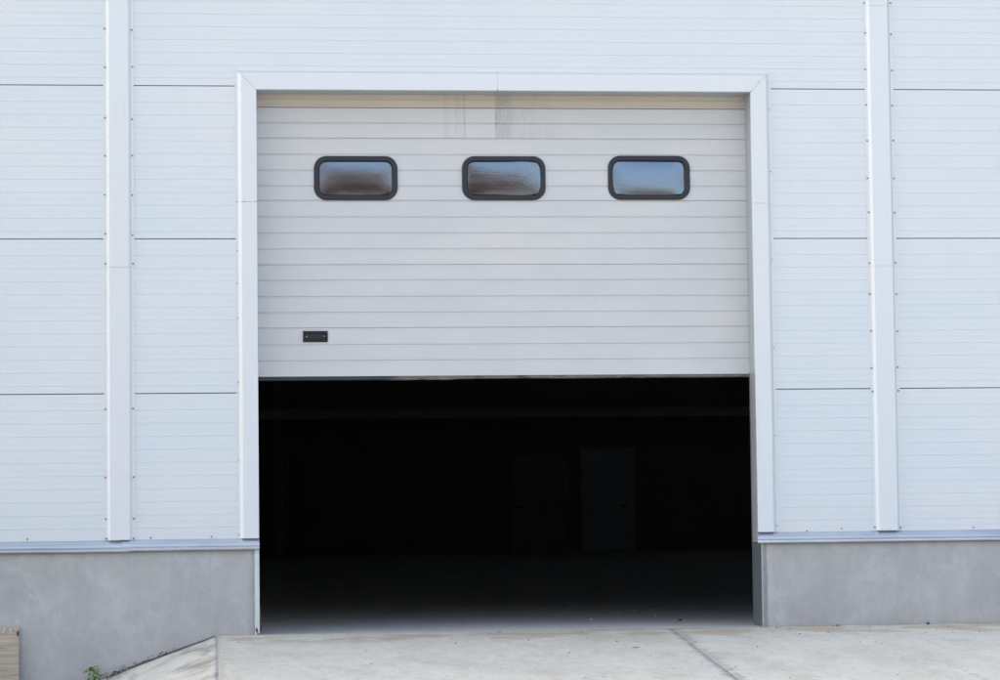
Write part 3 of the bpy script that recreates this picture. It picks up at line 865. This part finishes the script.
for az, up, L in ((3.3, .45, .115), (2.9, .9, .10), (-.1, .9, .10), (.2, .5, .085), (-1.2, .7, .09), (-2.0, .8, .09), (-1.6, .5, .085)):
    weed_leaf((0, 0, rw.uniform(.10, .14)), az, up, L, .0105, 2.1)

# ------------------------------------------------------------------ bare wood across the yard (mirrored in the door windows)
def tree_mesh(seed, H):
    r = random.Random(seed); V = []; F = []
    def seg(a, b, ra, rb, n=3):
        d = (b-a)
        if d.length < 1e-6: return
        d.normalize(); u = d.orthogonal().normalized(); w = d.cross(u); s = len(V)
        for c, q in ((a, ra), (b, rb)):
            for i in range(n):
                t = 2*math.pi*i/n; V.append(c+u*math.cos(t)*q+w*math.sin(t)*q)
        for i in range(n):
            j = (i+1) % n; F.append((s+i, s+j, s+n+j, s+n+i))
    def grow(p, d, L, rad, lvl):
        k = 3 if lvl < 3 else 2
        for i in range(k):
            d2 = (d+Vector((r.gauss(0, .13), r.gauss(0, .13), r.gauss(0, .08)))).normalized()
            q = p+d2*L/k; seg(p, q, rad*(1-.25*i/k), rad*(1-.25*(i+1)/k), 5 if lvl == 0 else 3)
            p, d = q, d2
            if lvl < 5:
                for _ in range(1 if lvl == 0 and i == 0 else (2 if lvl < 4 else 2)):
                    ax = Vector((r.gauss(0, 1), r.gauss(0, 1), r.gauss(0, .4))).normalized()
                    dd = (d+ax*r.uniform(.5, .95)+Vector((0, 0, .22))).normalized()
                    grow(p, dd, L*r.uniform(.52, .72), rad*.5, lvl+1)
    grow(Vector((0, 0, 0)), Vector((0, 0, 1)), H*.42, H*.019, 0)
    return V, F
base_trees = [tree_mesh(s, 1.0) for s in (1, 2, 5)]
V, F = [], []
rt = random.Random(21)
plants = []
for k in range(11): plants.append((-15+k*2.3+rt.uniform(-.8, .8), rt.uniform(-50, -43), rt.uniform(12, 15)))
for k in range(9): plants.append((-16+k*5.0+rt.uniform(-1.5, 1.5), rt.uniform(-62, -54), rt.uniform(9, 11)))
for k in range(5): plants.append((10.5+k*2.2, rt.uniform(-50, -44), rt.uniform(3.5, 5.5)))
for k in range(13): plants.append((-22+k*2.1+rt.uniform(-.8, .8), rt.uniform(-56, -51), rt.uniform(10, 13)*(1 if k < 14 else 1)))
for k in range(6): plants.append((21+k*2.6+rt.uniform(-.5, .5), rt.uniform(-48, -42), rt.uniform(13, 16)))
for (x, y, H) in plants:
    bv_, bf_ = base_trees[rt.randrange(3)]; a = rt.uniform(0, 6.28); c, s = math.cos(a), math.sin(a); o = len(V)
    V += [(x+(p.x*c-p.y*s)*H, y+(p.x*s+p.y*c)*H, p.z*H-.62) for p in bv_]
    F += [tuple(o+i for i in q) for q in bf_]
print('wood faces', len(F))
tag(sheet_obj('bare_woodland', V, F, M['bark']), 'far off strip of bare brown trees across the yard, mirrored in the door windows', None, None, 'stuff')

# ------------------------------------------------------------------ camera (solved from the facade lines)
cam = bpy.data.cameras.new('camera'); co = bpy.data.objects.new('camera', cam); link(co)
fw = Vector((0.109218, 0.992064, 0.062301)); rt_ = Vector((0.994006, -0.108695, -0.011725)); up = Vector((0.00486, -0.063208, 0.997989))
mw = Matrix(((rt_.x, up.x, -fw.x, -.46295), (rt_.y, up.y, -fw.y, -21.41336), (rt_.z, up.z, -fw.z, .92475), (0, 0, 0, 1)))
co.matrix_world = mw
cam.sensor_fit = 'HORIZONTAL'; cam.sensor_width = 36; cam.lens = 2750*36/1000; cam.clip_end = 3000; cam.clip_start = .1
scene.camera = co

# ------------------------------------------------------------------ light
CLOUD = (.05, .33)       # thin high cloud veil, least and most cover
SUN_AZ, SUN_EL = -73.0, 26.0
w = bpy.data.worlds.new('World'); scene.world = w; w.use_nodes = True
nt = w.node_tree; bg = nt.nodes['Background']
sky = nt.nodes.new('ShaderNodeTexSky'); sky.sky_type = 'NISHITA'; sky.sun_disc = False
sky.sun_elevation = R(SUN_EL); sky.sun_rotation = R(SUN_AZ % 360); sky.air_density = 1.0; sky.dust_density = 3.0; sky.ozone_density = 1.0
tc = nt.nodes.new('ShaderNodeTexCoord'); mp = nt.nodes.new('ShaderNodeMapping'); mp.inputs['Scale'].default_value = (1.2, 1.2, 5)
nz = nt.nodes.new('ShaderNodeTexNoise'); nz.inputs['Scale'].default_value = 2.2; nz.inputs['Detail'].default_value = 6; nz.inputs['Distortion'].default_value = .5
mr = nt.nodes.new('ShaderNodeMapRange'); mr.inputs[1].default_value = .35; mr.inputs[2].default_value = .7; mr.inputs[3].default_value = CLOUD[0]; mr.inputs[4].default_value = CLOUD[1]
mx = nt.nodes.new('ShaderNodeMix'); mx.data_type = 'RGBA'; mx.inputs[7].default_value = (6.2, 6.0, 5.8, 1)
nt.links.new(tc.outputs['Generated'], mp.inputs[0]); nt.links.new(mp.outputs[0], nz.inputs['Vector']); nt.links.new(nz.outputs[0], mr.inputs[0])
nt.links.new(mr.outputs[0], mx.inputs[0]); nt.links.new(sky.outputs[0], mx.inputs[6]); nt.links.new(mx.outputs[2], bg.inputs[0]); bg.inputs[1].default_value = .13
sd = bpy.data.lights.new('sun', 'SUN'); sd.energy = 3.2; sd.angle = R(.5); sd.color = (1, .94, .86)
so = bpy.data.objects.new('sun', sd); link(so)
to_sun = Vector((math.sin(R(SUN_AZ))*math.cos(R(SUN_EL)), math.cos(R(SUN_AZ))*math.cos(R(SUN_EL)), math.sin(R(SUN_EL))))
so.rotation_euler = to_sun.to_track_quat('Z', 'Y').to_euler(); so.location = (0, -10, 20)

scene.view_settings.view_transform = 'Standard'; scene.view_settings.look = 'None'
scene.view_settings.gamma = 1; scene.view_settings.use_curve_mapping = False
scene.view_settings.exposure = 1.66
scene.cycles.max_bounces = 8; scene.cycles.diffuse_bounces = 4; scene.cycles.transparent_max_bounces = 8
scene.cycles.use_denoising = True
